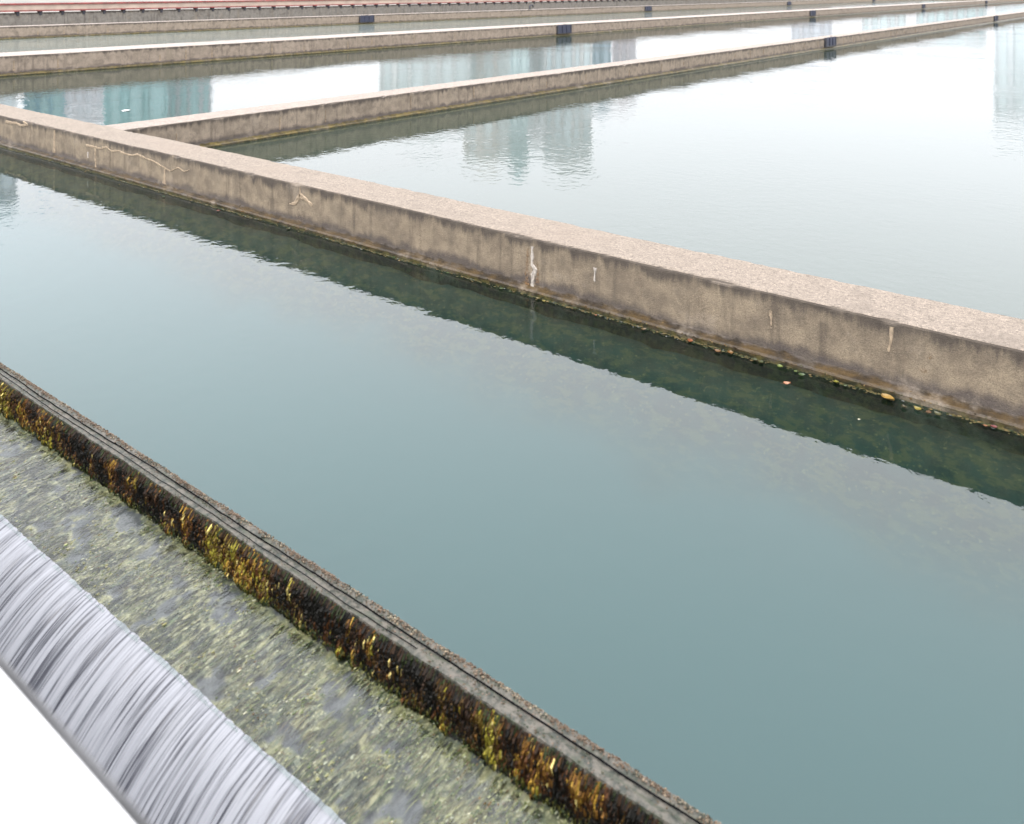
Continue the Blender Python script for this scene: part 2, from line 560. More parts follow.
first = bpart('bracket', MB().box(-40.56, -40.36, 8.0, 8.14, 1.003, 1.06).box(-40.405, -40.36, 8.02, 8.12, 0.88, 1.003), M_GATE2)
for i in range(1, 80):
    o = first.copy()
    COL.objects.link(o)
    o.location.y += i * 0.95

# gooseneck pipe on the far wall
gp = on_x(531, 8.5, X3 - 0.3)
pp = [(gp.x, gp.y - 0.15, 0.52), (gp.x, gp.y - 0.15, 0.72)] + [(gp.x, gp.y + 0.05 - 0.2 * math.cos(t), 0.72 + 0.12 * math.sin(t)) for t in np.linspace(0.3, 2.9, 9)] + [(gp.x, gp.y + 0.25, 0.66)]
tag(MB().tube(pp, 0.05, 8).tube([(gp.x, gp.y - .15, .515), (gp.x, gp.y - .15, .55)], 0.09, 8).build('vent_pipe', M_GATE2, None, (gp.x, gp.y, 0.52)), 'small dark bent vent pipe standing on the farthest divider wall', 'pipe')

# ------------------------------------------------------------------ sluice gates on the dividers
ORD = ('first', 'second', 'third', 'fourth')
def gate(x, ztop, y, label, proud):
    e = empty('sluice_gate', (x, y, 0))
    tag(e, label, 'gate', 'dark sluice gates set in the divider walls')
    zt = ztop + proud
    def part(name, mb, mat):
        o = mb.build(name, mat, e)
        return o
    part('plate', MB().bevbox(0.062, 0.075, -0.5, 0.5, 0.13, zt, 0.004), M_GATE)
    part('frame', MB().box(0.005, 0.09, -0.56, -0.5, 0.09, zt - 0.01).box(0.005, 0.09, 0.5, 0.56, 0.09, zt - 0.01).box(0.005, 0.085, -0.5, 0.5, 0.09, 0.13), M_GATE2)
    for yy in (-0.17, 0.17):
        part('rib', MB().bevbox(0.075, 0.1, yy - 0.02, yy + 0.02, 0.14, zt - 0.03, 0.004), M_GATE)
    part('lifting_lug', MB().tube([(0.068, -0.06, zt - 0.01), (0.068, -0.05, zt + 0.035), (0.068, 0.05, zt + 0.035), (0.068, 0.06, zt - 0.01)], 0.009, 6), M_GATE2)
    return e
WN = (('the divider meeting it', X1, Z1, 0.03), ('the broad middle divider', X2, Z2, 0.0), ('the divider beside the beam', X3, Z3, -0.02))
for wn, x, zt, pr in WN:
    for i in range(4):
        gate(x, zt, 33.7 + 32.6 * i + (1.2 if x == X3 else 0), f'dark blue sluice gate, {ORD[i]} from the main wall, on {wn}', pr)

# ------------------------------------------------------------------ mineral crusts on the main wall (pale cracks)
def ribbon(name, pix, wid, mat, thick=0.0035):
    """a pale crust along a crack of the wall's front face"""
    P = [on_y(x, y, YF) for x, y in pix]
    # resample with a little wander
    Q = []
    for i in range(len(P) - 1):
        L = (P[i + 1] - P[i]).length
        k = max(1, int(L / 0.015))
        for j in range(k):
            Q.append(P[i].lerp(P[i + 1], j / k))
    Q.append(P[-1])
    V, F = [], []
    for i, p in enumerate(Q):
        t = i / max(1, len(Q) - 1)
        d = (Q[min(i + 1, len(Q) - 1)] - Q[max(i - 1, 0)]).normalized()
        nrm = Vector((-d.z, 0, d.x))
        wv = wid(t) if callable(wid) else wid
        wv *= 1.35 + 1.0 * noise.noise(Vector((p.x * 23, p.z * 23, 2.0)))
        jit = 0.004 * noise.noise(Vector((p.x * 40, p.z * 40, 5.0)))
        c = p + nrm * jit
        for s, h in ((-1, -0.006), (-0.55, thick), (0.55, thick), (1, -0.006)):
            q = c + nrm * (s * wv)
            V.append((q.x, YF - h - 0.002, q.z))
    for i in range(len(Q) - 1):
        for j in range(3):
            a = i * 4 + j
            F.append([a, a + 1, a + 5, a + 4])
    return mk(name, V, F, mat, main)

zs = lambda pts, s, ox, oy: [(ox + x / s, oy + y / s) for x, y in pts]
taper = lambda a, b: (lambda t: a + (b - a) * t)
ribbon('mineral_crack', [(86, 145)] + zs([(0, 375), (40, 365), (75, 392), (120, 388), (160, 408), (200, 418), (240, 412), (290, 437), (340, 455), (400, 490), (450, 520), (500, 495), (540, 522), (575, 510)], 6.4, 100, 90), lambda t: 0.014 * (1 - 0.6 * t), M_MINERAL)
ribbon('mineral_drip', zs([(414, 490), (414, 540), (410, 600)], 6.4, 100, 90), taper(0.012, 0.032), M_MINERAL)
ribbon('mineral_drip', zs([(375, 345), (378, 450)], 3.94, 0, 60), taper(0.02, 0.014), M_MINERAL)
ribbon('mineral_drip', zs([(215, 275), (212, 365)], 3.94, 0, 60), taper(0.012, 0.035), M_MINERAL)
ribbon('mineral_patch', zs([(347, 362), (347, 385)], 3.94, 0, 60), taper(0.014, 0.008), M_MINERAL_W)
ribbon('mineral_crack', zs([(50, 345), (130, 356), (170, 374), (232, 372), (190, 345)], 8.24, 0, 80), taper(0.02, 0.012), M_MINERAL)
ribbon('mineral_crack', zs([(742, 318), (756, 316), (768, 296), (782, 304), (800, 323)], 2.56, 0, 80), lambda t: 0.008 + 0.012 * math.sin(3.1 * t), M_MINERAL)
ribbon('mineral_drip', zs([(769, 275), (768, 298)], 2.56, 0, 80), taper(0.004, 0.014), M_MINERAL)
ribbon('rust_stain', zs([(380, 60), (375, 180), (372, 330)], 7.314, 476, 240), taper(0.006, 0.022), M_RUST)
ribbon('rust_stain', zs([(420, 150), (425, 230), (420, 320)], 7.314, 480, 240), taper(0.004, 0.016), M_RUST)
ribbon('mineral_drip', zs([(382, 45), (380, 180), (405, 215), (388, 260), (383, 355)], 7.314, 480, 240), taper(0.01, 0.018), M_MINERAL_W)
ribbon('mineral_patch', zs([(842, 200), (838, 300)], 7.314, 480, 240), taper(0.010, 0.006), M_MINERAL_W)
ribbon('mineral_drip', zs([(630, 198), (629, 235), (621, 272)], 2.977, 680, 260), taper(0.012, 0.005), M_MINERAL)
ribbon('rust_stain', zs([(722, 322), (726, 335)], 2.977, 680, 260), 0.018, M_RUST)
ribbon('rust_stain', zs([(745, 278), (746, 294)], 2.977, 680, 260), 0.008, M_RUST)
ribbon('mineral_patch', zs([(270, 150), (272, 195)], 2.977, 680, 260), taper(0.01, 0.004), M_MINERAL)

for px, py, y1_, wd in ((150, 158, 178, .05), (165, 172, 186, .07), (110, 152, 168, .05), (298, 205, 226, .06), (302, 206, 222, .04), (533, 252, 288, .06), (889, 332, 352, .05), (30, 120, 140, .05), (240, 182, 210, .04), (420, 222, 250, .04), (700, 288, 318, .05), (640, 272, 300, .04), (770, 310, 332, .04)):
    ribbon('lime_veil', [(px, py), (px + 0.5, (py + y1_) / 2), (px, y1_)], taper(wd * 0.3, wd * 0.6), M_HALO, 0.0022)

# white drips on the middle divider and the far divider
def drip(parent, x, y, z0, z1, wd, mat):
    V, F = [], []
    n = 8
    for i in range(n + 1):
        t = i / n
        z = z0 + (z1 - z0) * t
        wv = wd * (0.35 + 0.65 * t) * (0.8 + 0.5 * noise.noise(Vector((y * 3, z * 9, 0))))
        V += [(x - 0.004, y - wv, z), (x + 0.012, y - wv * .5, z), (x + 0.012, y + wv * .5, z), (x - 0.004, y + wv, z)]
    for i in range(n):
        for j in range(3):
            a = i * 4 + j
            F.append([a, a + 1, a + 5, a + 4])
    mk('mineral_drip', V, F, mat, parent)
for px, py, a, bq in ((14, 66, .38, .12), (58, 62, .36, .13), (160, 58, .3, .12), (186, 57, .4, .1), (212, 55, .4, .12), (272, 52, .42, .1), (304, 50, .3, .1), (348, 45, .34, .1), (372, 44, .42, .2), (414, 41, .4, .1), (455, 36, .4, .2)):
    p = on_x(px, py, X2)
    drip(d2, X2, p.y, a, bq, 0.045, M_MINERAL)
for px in (38, 64, 78, 108, 145, 193, 230, 285, 305):
    p = on_x(px, 33 - px * 0.03, X3)
    drip(d3, X3, p.y, 0.32, 0.12, 0.05, M_MINERAL)
for i in range(34):
    y = 7.0 + i * 1.5 + random.uniform(-.6, .6)
    drip(d1, X1, y, random.uniform(0.25, 0.38), random.uniform(0.1, 0.2), random.uniform(0.01, 0.03), M_MINERAL)

# ------------------------------------------------------------------ weir: crest, cables, face algae, apron, waterfall
wx0, wx1 = -10.0, 2.0
M_CREST = Mat('wet_crest_concrete')
m = M_CREST
f = m.noise(26, 6, 0.7)
g2 = m.noise(1.0, 4, 0.6, m.mapping((9, 60, 9)))
c = m.mix(m.ramp(f, 0.38, 0.62), (0.012, 0.015, 0.009), (0.085, 0.076, 0.062))
c = m.mix(m.ramp(g2, 0.5, 0.65, 0, 0.7), c, (0.028, 0.034, 0.018))
c = m.mix(m.ramp(m.noise(30, 4), 0.58, 0.7, 0, 0.6), c, (0.085, 0.068, 0.055))
M_CREST = m.done(m.principled(c, m.ramp(f, 0.3, 0.7, 0.4, 0.75), m.bump(m.noise(60, 4), 0.8, 0.008), spec=0.25))
pf = [(YW + 0.05, -0.6), (YW + 0.05, -0.1), (YW + 0.006, -0.014), (YW - 0.002, 0.003), (YW - 0.012, 0.007), (YW - 0.024, 0.004), (YW - 0.036, 0.002), (YW - 0.048, 0.005), (YW - 0.06, 0.003), (YW - 0.078, 0.005), (YC + 0.012, 0.004), (YC + 0.003, 0.002), (YC, -0.006), (YC, -0.03), (YC, -0.1), (YC, -0.25), (YC, -1.6)]
xs = np.linspace(wx0, wx1, 700)
V = []
for x in xs:
    for (y, z) in pf:
        k = 1.0 if z > -0.2 else 0.0
        V.append((x, y + k * (0.005 * fnoise((x * 6, z * 3, 2), 3) + 0.004 * fnoise((x * 1.1, z, 6), 2)), z + k * 0.004 * fnoise((x * 9, y * 20, 4), 3)))
weir = mk('weir_wall', V, [list(q) for q in grid_faces(len(xs), len(pf))[:, ::-1]], M_CREST, smooth=False)
tag(weir, 'wet grey weir crest holding back the teal pool', 'weir')

def cable(y0, x0, x1, label, ph, r, sag):
    pts = []
    for x in np.arange(x0, x1, 0.03):
        y = y0 + 0.006 * noise.noise(Vector((x * 2.3, ph, 0))) + 0.004 * noise.noise(Vector((x * 9, ph, 1))) + sag * noise.noise(Vector((x * 0.9, ph, 4)))
        pts.append((x, y, 0.009 + 0.002 * noise.noise(Vector((x * 6, ph, 2)))))
    o = MB().tube(pts, r, 5).build('cable', M_CABLE, None, ((x0 + x1) / 2, y0, 0.01))
    return tag(o, label, 'cable')
cable(2.312, wx0, wx1, 'thin black cable running along the middle of the wet weir crest', 1.0, 0.0028, 0.010)
cable(2.282, wx0, -2.2, 'thinner black wire lying on the weir crest next to the algae', 7.0, 0.0018, 0.016)

def add_colors(o, cols):
    at = o.data.color_attributes.new('tone', 'FLOAT_COLOR', 'POINT')
    c4 = np.ones((len(cols), 4))
    c4[:, :3] = cols
    at.data.foreach_set('color', c4.ravel())

# hanging algae strands on the weir face: tapering bent blades
def strands(name, n, label):
    x = rng.uniform(-8.4, 0.6, n)
    v = rng.random(n)
    z = 0.003 - 0.145 * v ** 0.9
    L = rng.uniform(0.018, 0.065, n) * (1 - 0.45 * v)
    W = rng.uniform(0.0011, 0.0042, n)
    clump = vnoise(x * 26, z * 8 + 30)
    big = vnoise(x * 3.3 + 9, z * 5 + 3)
    out = -0.012 * (v < 0.06) * rng.random(n) + 0.003 + 0.03 * clump ** 1.5 * rng.random(n) + 0.012 * v
    lean = rng.uniform(-0.14, 0.14, n)
    y = YC - out
    ts = np.array([0.0, 0.35, 0.75, 1.0])
    wf = np.array([0.7, 1.0, 0.75, 0.1])
    bow = np.array([0.0, 0.35, 0.3, 0.0])
    Vv = np.zeros((n, 4, 2, 3))
    for i in range(4):
        for k, s in enumerate((-1, 1)):
            Vv[:, i, k, 0] = x + lean * L * ts[i] + s * W * wf[i]
            Vv[:, i, k, 1] = y - bow[i] * L * rng.uniform(0.6, 1.2, n) + s * 0.0015
            Vv[:, i, k, 2] = np.maximum(z - L * ts[i], -0.163)
    base = (np.arange(n) * 8)[:, None]
    quad = np.array([[0, 1, 3, 2], [2, 3, 5, 4], [4, 5, 7, 6]])
    F = (base[:, :, None] + quad[None]).reshape(-1, 4)
    o = mk(name, Vv.reshape(-1, 3), F, M_STRAND)
    pal = np.array([(0.004, 0.0035, 0.002), (0.02, 0.009, 0.003), (0.06, 0.022, 0.005), (0.13, 0.06, 0.009), (0.27, 0.16, 0.022), (0.02, 0.03, 0.007), (0.09, 0.085, 0.016), (0.5, 0.4, 0.14)])
    t = 0.58 * clump + 0.42 * big + rng.normal(0, 0.13, n)
    idx = np.digitize(t, [0.44, 0.55, 0.67, 0.79, 0.95])
    idx = np.minimum(idx, 4)
    low = v + rng.normal(0, 0.12, n) > 0.86
    idx[low] = np.where(rng.random(low.sum()) < 0.6, 5, 6)
    idx[(rng.random(n) < 0.025) & (t > 0.5)] = 7
    hi = (v + rng.normal(0, 0.03, n) < 0.03)
    idx[hi] = np.where(rng.random(hi.sum()) < 0.35, 5, 1)
    ol = (vnoise(x * 7 + 50, z * 6) + rng.normal(0, .15, n) > 0.56) & (idx >= 2) & (idx <= 4)
    c = pal[idx] * rng.uniform(0.65, 1.35, (n, 1))
    c[ol] *= np.array([0.8, 1.15, 0.9])
    add_colors(o, np.repeat(c, 8, axis=0))
    return tag(o, label, 'algae', kind='stuff')
strands('hanging_algae', 75000, 'dense brown and ochre algae hanging from the weir face')

# crumbs: small irregular lumps scattered as one mass
_ico = None
def crumbs(name, P, S, C, mat, label, cat):
    global _ico
    if _ico is None:
        bm = bmesh.new()
        bmesh.ops.create_icosphere(bm, subdivisions=1, radius=1)
        bm.verts.index_update()
        _ico = (np.array([v.co[:] for v in bm.verts]), np.array([[v.index for v in f.verts] for f in bm.faces]))
        bm.free()
    iv, fi = _ico
    n = len(P)
    jit = rng.uniform(0.55, 1.35, (n, len(iv), 1))
    V = P[:, None, :] + iv[None] * S[:, None, :] * jit
    F = (np.arange(n) * len(iv))[:, None, None] + fi[None]
    o = mk(name, V.reshape(-1, 3), F.reshape(-1, 3), mat)
    add_colors(o, np.repeat(C, len(iv), axis=0))
    return tag(o, label, cat, kind='stuff')

n = 9000
x = rng.uniform(-8.5, 0.5, n)
dens = vnoise(x * 14, x * 0 + 4)
y = YW - 0.004 - np.abs(rng.normal(0, 0.011, n)) + 0.006 * (vnoise(x * 6, x * 0 + 9) - .5)
P = np.stack([x, y, 0.006 + rng.uniform(-0.002, 0.004, n)], 1)
S = rng.uniform(0.001, 0.0042, (n, 1)) * rng.uniform(0.7, 1.4, (n, 3))
pal = np.array([(0.15, 0.105, 0.07), (0.1, 0.065, 0.042), (0.2, 0.15, 0.1), (0.05, 0.05, 0.035), (0.28, 0.24, 0.17)])
C = pal[np.digitize(dens + rng.normal(0, 0.2, n), [0.3, 0.55, 0.8, 1.05])] * rng.uniform(0.6, 1.2, (n, 1))
crumbs('edge_algae', P, S, C, M_CRUMB, 'pinkish tan algae crust along the water edge of the weir crest', 'algae')

n = 7000
x = rng.uniform(-8.5, 0.5, n)
y = rng.uniform(YC + 0.002, YW - 0.02, n)
kp = vnoise(x * 9, y * 40) + rng.normal(0, .15, n) > 0.55
x, y = x[kp], y[kp]; n = len(x)
P = np.stack([x, y, np.full(n, 0.004)], 1)
S = rng.uniform(0.001, 0.0032, (n, 1)) * np.stack([rng.uniform(0.7, 1.6, n), rng.uniform(0.7, 1.6, n), rng.uniform(0.3, 0.8, n)], 1)
pal = np.array([(0.02, 0.03, 0.012), (0.06, 0.04, 0.02), (0.11, 0.09, 0.075), (0.16, 0.11, 0.08)])
crumbs('crest_algae', P, S, pal[rng.choice(4, n, p=[.35, .3, .2, .15])], M_CRUMB, 'dark specks of algae on top of the weir crest', 'algae')

# apron with mossy bed under fast shallow water
YL, ZL = 1.815, -0.20
patch = lambda x, y: np.clip((0.65 * vnoise(x * 8 + 3, y * 11 + 40) + 0.35 * vnoise(x * 30, y * 30 + 9) - 0.615) * 9, 0, 1)
nx, ny = 1150, 84
gx, gy = np.meshgrid(np.linspace(-8.0, 0.4, nx), np.linspace(YL, YC + 0.01, ny), indexing='ij')
tt = (gy - YL) / (YC - YL)
gz = ZL - 0.012 + (ZA - ZL) * tt
lump = (vnoise(gx * 9, gy * 9) - .5) * 0.016 + (vnoise(gx * 34, gy * 22) - .5) * 0.011 + (vnoise(gx * 90, gy * 60 + 7) - .5) * 0.007
gz = gz + lump * np.clip(tt * 8, 0.25, 1)
V = np.stack([gx, gy, gz], -1).reshape(-1, 3)
m = Mat('mossy_apron_bed')
strk = m.mapping((34, 7, 7))
a1 = m.noise(1.0, 5, 0.65, strk)
a2 = m.noise(11, 5, 0.6)
a3 = m.noise(75, 4, 0.7)
a4 = m.noise(3.4, 4, 0.6, None, 0.4)
c = m.mix(m.ramp(a2, 0.35, 0.66), (0.04, 0.046, 0.026), (0.17, 0.15, 0.066))
c = m.mix(m.ramp(a1, 0.48, 0.66, 0, 0.75), c, (0.235, 0.2, 0.095))
c = m.mix(m.ramp(a1, 0.47, 0.33, 0, 0.65), c, (0.035, 0.05, 0.03))
c = m.mix(m.ramp(m.noise(1.0, 4, 0.6, m.mapping((16, 6, 6), (5, 2, 0))), 0.6, 0.72, 0, 0.6), c, (0.085, 0.12, 0.03))
pt = m.n('VertexColor', layer_name='tone')
c = m.mix(m.math('MULTIPLY', m.sep(pt.outputs[0])[0], 0.9), c, m.mix(m.ramp(a2, 0.3, 0.7), (0.02, 0.02, 0.028), (0.045, 0.044, 0.056)))
c = m.mix(m.math('MULTIPLY', m.ramp(a3, 0.54, 0.66, 0, 0.85), m.math('SUBTRACT', 1.0, m.sep(pt.outputs[0])[0])), c, (0.38, 0.34, 0.21))
M_BED = m.done(m.principled(c, 0.7, m.bump(a3, 0.6, 0.006)))
apron = mk('weir_apron', V, grid_faces(nx, ny), M_BED, smooth=True)
add_colors(apron, np.repeat(patch(gx, gy).reshape(-1, 1), 3, axis=1))
tag(apron, 'mossy stepped apron between the algae covered weir face and the waterfall', 'apron', kind='structure')

n = 40000
x = rng.uniform(-7, 0.2, n); y = rng.uniform(YL + 0.03, YC - 0.02, n)
cl = vnoise(x * 12, y * 12 + 5)
keep = (cl + rng.normal(0, 0.14, n)) > 0.52
keep &= rng.random(n) > patch(x, y) * 1.02
keep &= rng.random(n) < 0.35 + 0.65 * (y - YL) / (YC - YL)
x, y, cl = x[keep], y[keep], cl[keep]
n = len(x)
z = ZL + 0.002 + (ZA - ZL) * (y - YL) / (YC - YL) + rng.uniform(-.004, .006, n)
P = np.stack([x, y, z], 1)
S = rng.uniform(0.0012, 0.0036, (n, 1)) * np.stack([rng.uniform(0.7, 1.2, n), rng.uniform(0.9, 3.5, n), rng.uniform(0.5, 1.0, n)], 1)
pal = np.array([(0.29, 0.28, 0.14), (0.21, 0.2, 0.08), (0.1, 0.13, 0.045), (0.42, 0.4, 0.28), (0.16, 0.1, 0.045)])
C = pal[rng.choice(5, n, p=[.3, .3, .2, .12, .08])] * rng.uniform(0.6, 1.15, (n, 1))
crumbs('apron_algae', P, S, C, M_CRUMB, 'pale yellow algae clumps on the apron below the weir', 'algae')

# streaming weed blades lying along the flow
n = 9000
x = rng.uniform(-7.5, 0.2, n); y = rng.uniform(YL + 0.02, YC - 0.04, n)
kp = rng.random(n) > patch(x, y) * 0.97
x, y = x[kp], y[kp]; n = len(x)
L = rng.uniform(0.03, 0.085, n); Wd = rng.uniform(0.0015, 0.004, n); lean = rng.normal(0, 0.12, n)
Vv = np.zeros((n, 3, 2, 3))
for i, t in enumerate((0, .5, 1)):
    for k, s in enumerate((-1, 1)):
        Vv[:, i, k, 0] = x + lean * L * t + s * Wd * (1, .9, .15)[i]
        yy = np.maximum(y - L * t, YL - 0.004)
        Vv[:, i, k, 1] = yy
        Vv[:, i, k, 2] = ZL - 0.006 + (ZA - ZL) * (yy - YL) / (YC - YL) + (0.0, 0.006, 0.003)[i] + 0.002 * s
F = ((np.arange(n) * 6)[:, None, None] + np.array([[0, 1, 3, 2], [2, 3, 5, 4]])[None]).reshape(-1, 4)
weed = mk('apron_weed', Vv.reshape(-1, 3), F, M_STRAND)
sel = vnoise(x * 8, y * 3 + 11) + rng.normal(0, .16, n)
pal = np.array([(0.025, 0.036, 0.018), (0.055, 0.085, 0.025), (0.13, 0.15, 0.045), (0.24, 0.23, 0.1), (0.18, 0.12, 0.05)])
add_colors(weed, np.repeat(pal[np.digitize(sel, [.3, .45, .62, .85])] * rng.uniform(.7, 1.25, (n, 1)), 6, axis=0))
tag(weed, 'green weed blades combed along the flow on the apron', 'weed', kind='stuff')

# thin fast film of water over the apron
m = Mat('apron_water')
h = m.noise(1.0, 4, 0.55, m.mapping((46, 9, 9)))
h2 = m.noise(1.0, 3, 0.5, m.mapping((12, 4, 4), (3, 1, 0)))
nrm = m.bump(m.math('ADD', h, h2), 1.0, 0.0035)
fr = m.n('Fresnel'); fr.inputs['IOR'].default_value = 1.333
m.put(fr.inputs['Normal'], nrm)
gl = m.n('BsdfGlossy'); gl.inputs['Roughness'].default_value = 0.12
m.put(gl.inputs['Normal'], nrm)
tr = m.n('BsdfTransparent'); tr.inputs[0].default_value = (0.9, 0.95, 0.93, 1)
df = m.n('BsdfDiffuse'); df.inputs[0].default_value = (0.085, 0.088, 0.1, 1)
bsh = m.n('MixShader')
m.put(bsh.inputs[0], m.ramp(m.math('ADD', m.math('MULTIPLY', h, .6), m.math('MULTIPLY', h2, .5)), 0.55, 0.85, 0.0, 0.25))
m.t.links.new(tr.outputs[0], bsh.inputs[1]); m.t.links.new(df.outputs[0], bsh.inputs[2])
ash = m.n('MixShader')
m.t.links.new(fr.outputs[0], ash.inputs[0]); m.t.links.new(bsh.outputs[0], ash.inputs[1]); m.t.links.new(gl.outputs[0], ash.inputs[2])
M_FILM = m.done(ash.outputs[0])
nx, ny = 420, 30
gx, gy = np.meshgrid(np.linspace(-8.0, 0.4, nx), np.linspace(YL - 0.004, YC - 0.012, ny), indexing='ij')
gz = ZL + 0.006 + (ZA - ZL + 0.004) * (gy - YL) / (YC - YL) + (vnoise(gx * 26, gy * 6) - .5) * 0.006
tag(mk('apron_water', np.stack([gx, gy, gz], -1).reshape(-1, 3), grid_faces(nx, ny), M_FILM, smooth=True), 'thin fast film of water sliding over the mossy apron', 'water', kind='structure')

# waterfall: a ridged white nappe leaving the apron lip
nx, ny = 2200, 46
X0, X1f = -6.6, -0.2
xg = np.linspace(X0, X1f, nx)
tg = np.linspace(0, 0.47, ny)
gx, gt = np.meshgrid(xg, tg, indexing='ij')
vel = 1.62 + 0.10 * (vnoise(gx * 5, gx * 0 + 2) - .5)
yy = YL + 0.012 - vel * gt
zz = ZL + 0.008 - 0.42 * gt - 3.9 * gt ** 2
drift = 0.03 * (vnoise(gx * 3, gt * 2 + 5) - .5) * np.minimum(1, gt * 6)
rid = ((vnoise(gx * 22, gt * 3 + 1) - .5) * 0.005 + (vnoise(gx * 60, gt * 3 + 8) - .5) * 0.010 + (vnoise(gx * 125, gt * 3 + 3) - .5) * 0.009) * np.clip(gt * 14, 0.12, 1.0)
zz = zz + rid * 0.9
yy = yy - rid * 0.5
yy = yy + 0.004 * (vnoise(gx * 7, gx * 0 + 1) - .5) + 0.007 * (vnoise(gx * 38, gx * 0 + 6) - .5)
V = np.stack([gx + drift, yy, zz], -1).reshape(-1, 3)
m = Mat('white_water')
uvm = m.n('VertexColor', layer_name='tone')
uv = m.sep(uvm.outputs[0])
cv = m.n('CombineXYZ')
m.put(cv.inputs[0], m.math('MULTIPLY', uv[0], 1.0)); m.put(cv.inputs[1], uv[1])
s1 = m.noise(1.0, 4, 0.6, m.mapping((430, 1.8, 1), src=cv.outputs[0]))
s2 = m.noise(1.0, 3, 0.55, m.mapping((120, 1.4, 1), (7, 3, 0), src=cv.outputs[0]))
sx = m.math('ADD', m.math('MULTIPLY', s1, 0.68), m.math('MULTIPLY', s2, 0.32))
c = m.mix(m.ramp(sx, 0.39, 0.55), (0.04, 0.041, 0.05), (0.215, 0.219, 0.236))
M_FALL = m.done(m.principled(c, m.ramp(sx, 0.4, 0.6, 0.25, 0.6), m.bump(s1, 0.5, 0.004), spec=0.15))
fall = mk('waterfall', V, grid_faces(nx, ny)[:, ::-1], M_FALL, smooth=True)
cols = np.zeros((nx * ny, 3)); cols[:, 0] = ((gx - X0) / 6.4).ravel() ; cols[:, 1] = (gt / 0.47).ravel()
cols[:, 0] = cols[:, 0]
add_colors(fall, cols)
tag(fall, 'silky white water sheet falling from the mossy apron', 'waterfall', kind='structure')
lipw = MB().box(-10, 2.0, YL + 0.03, YC - 0.02, -1.7, ZL - 0.05)
tag(lipw.build('weir_footing', M_DARKW, None, (-4, YL + .2, -1.7)), 'dark concrete footing under the mossy apron', 'footing', kind='structure')
mb = MB(); sheet(mb, -42.2, 9, -0.2, YC - 0.01, -1.35)
tag(mb.build('channel_water', water('channel_water', (0.7, 0.8, 0.8), (0.25, 0.26, 0.28), 0.7, 0.01, 4.0)), 'churning water in the channel below the waterfall', 'water', kind='structure')
mb = MB(); sheet(mb, -42.2, 9, -0.2, YC - 0.01, -1.8)
tag(mb.build('channel_bed', M_DARKW), 'dark bed of the outflow channel', 'channel bed', kind='structure')
mb = MB(); sheet(mb, -42.2, 9, -3.05, -0.1, 0.75)
tag(mb.build('walkway', M_PAVE), 'concrete walkway behind the white parapet', 'walkway', kind='structure')

# ------------------------------------------------------------------ white parapet the picture was taken over
para = empty('white_parapet', (-2, 0.1, 0.75))
tag(para, 'plain white painted parapet with a rounded coping above the channel', 'parapet')
o = MB().bevbox(-9, 5, -0.12, 0.386, 1.56, 1.7, 0.008).build('coping', M_WHITE, para); o.matrix_parent_inverse = Matrix.Translation((2, -0.1, -0.75))
o = MB().bevbox(-9, 5, 0.387, 0.399, 1.56, 1.692, 0.005).build('rim_shade_strip', simple('rim_shade_grey', (0.06, 0.06, 0.062), 0.9), para); o.matrix_parent_inverse = Matrix.Translation((2, -0.1, -0.75))  # added dark strip stands in for the shaded, blurred rim of the coping
o = MB().box(-9, 5, -0.06, 0.30, -1.8, 1.577).build('parapet_wall', M_WHITE, para); o.matrix_parent_inverse = Matrix.Translation((2, -0.1, -0.75))

# ------------------------------------------------------------------ leaves and scum along the main wall
def leaf(x, y, z, L, rot, col, label, curl=0.25, group=None):
    n = 9
    V, F, = [], []
    for i in range(n):
        t = i / (n - 1)
        wv = 0.42 * math.sin(math.pi * t ** 0.8) * (1 - 0.25 * t) + 0.01
        for k, s in enumerate((-1, -0.5, 0, 0.5, 1)):
            V.append(((t - 0.5) * L, s * wv * L, curl * L * (abs(s) ** 1.5 * 0.35 + (t - 0.5) ** 2 * 0.7)))
    for i in range(n - 1):
        for j in range(4):
            a = i * 5 + j
            F.append([a, a + 5, a + 6, a + 1])
    k = len(V)
    V += [(-0.5 * L, -0.008 * L, 0.18 * curl * L), (-0.5 * L, 0.008 * L, 0.18 * curl * L), (-0.8 * L, 0.01 * L, 0.3 * curl * L), (-0.8 * L, -0.01 * L, 0.3 * curl * L)]
    F.append([k, k + 1, k + 2, k + 3])
    o = mk('fallen_leaf', V, F, M_LEAF, smooth=True)
    add_colors(o, np.tile(np.array(col), (len(V), 1)))
    o.location = (x, y, z)
    o.rotation_euler = (random.uniform(-.1, .1), random.uniform(-.1, .1), rot)
    return tag(o, label, 'leaf', group)
p = on_z(787, 385, 0); leaf(p.x, p.y, 0.004, 0.045, 0.6, (0.3, 0.13, 0.06), 'orange leaf floating alone a little way off the main wall', 0.6)
p = on_z(888, 400, 0); leaf(p.x, p.y, 0.006, 0.085, -0.4, (0.25, 0.15, 0.03), 'largest yellow leaf floating against the main wall', 0.4)
p = on_z(859, 420, 0); leaf(p.x, p.y, 0.003, 0.016, 0.4, (0.45, 0.42, 0.3), 'tiny pale leaf floating in the dark reflection of the main wall', 0.3)
lc = [((0.42, 0.34, 0.06), 'small yellow leaf caught at the waterline of the main wall', 'yellow leaves along the waterline'),
      ((0.12, 0.17, 0.04), 'small green leaf caught at the waterline of the main wall', 'green leaves along the waterline'),
      ((0.36, 0.2, 0.09), 'small brown leaf caught at the waterline of the main wall', 'brown leaves along the waterline')]
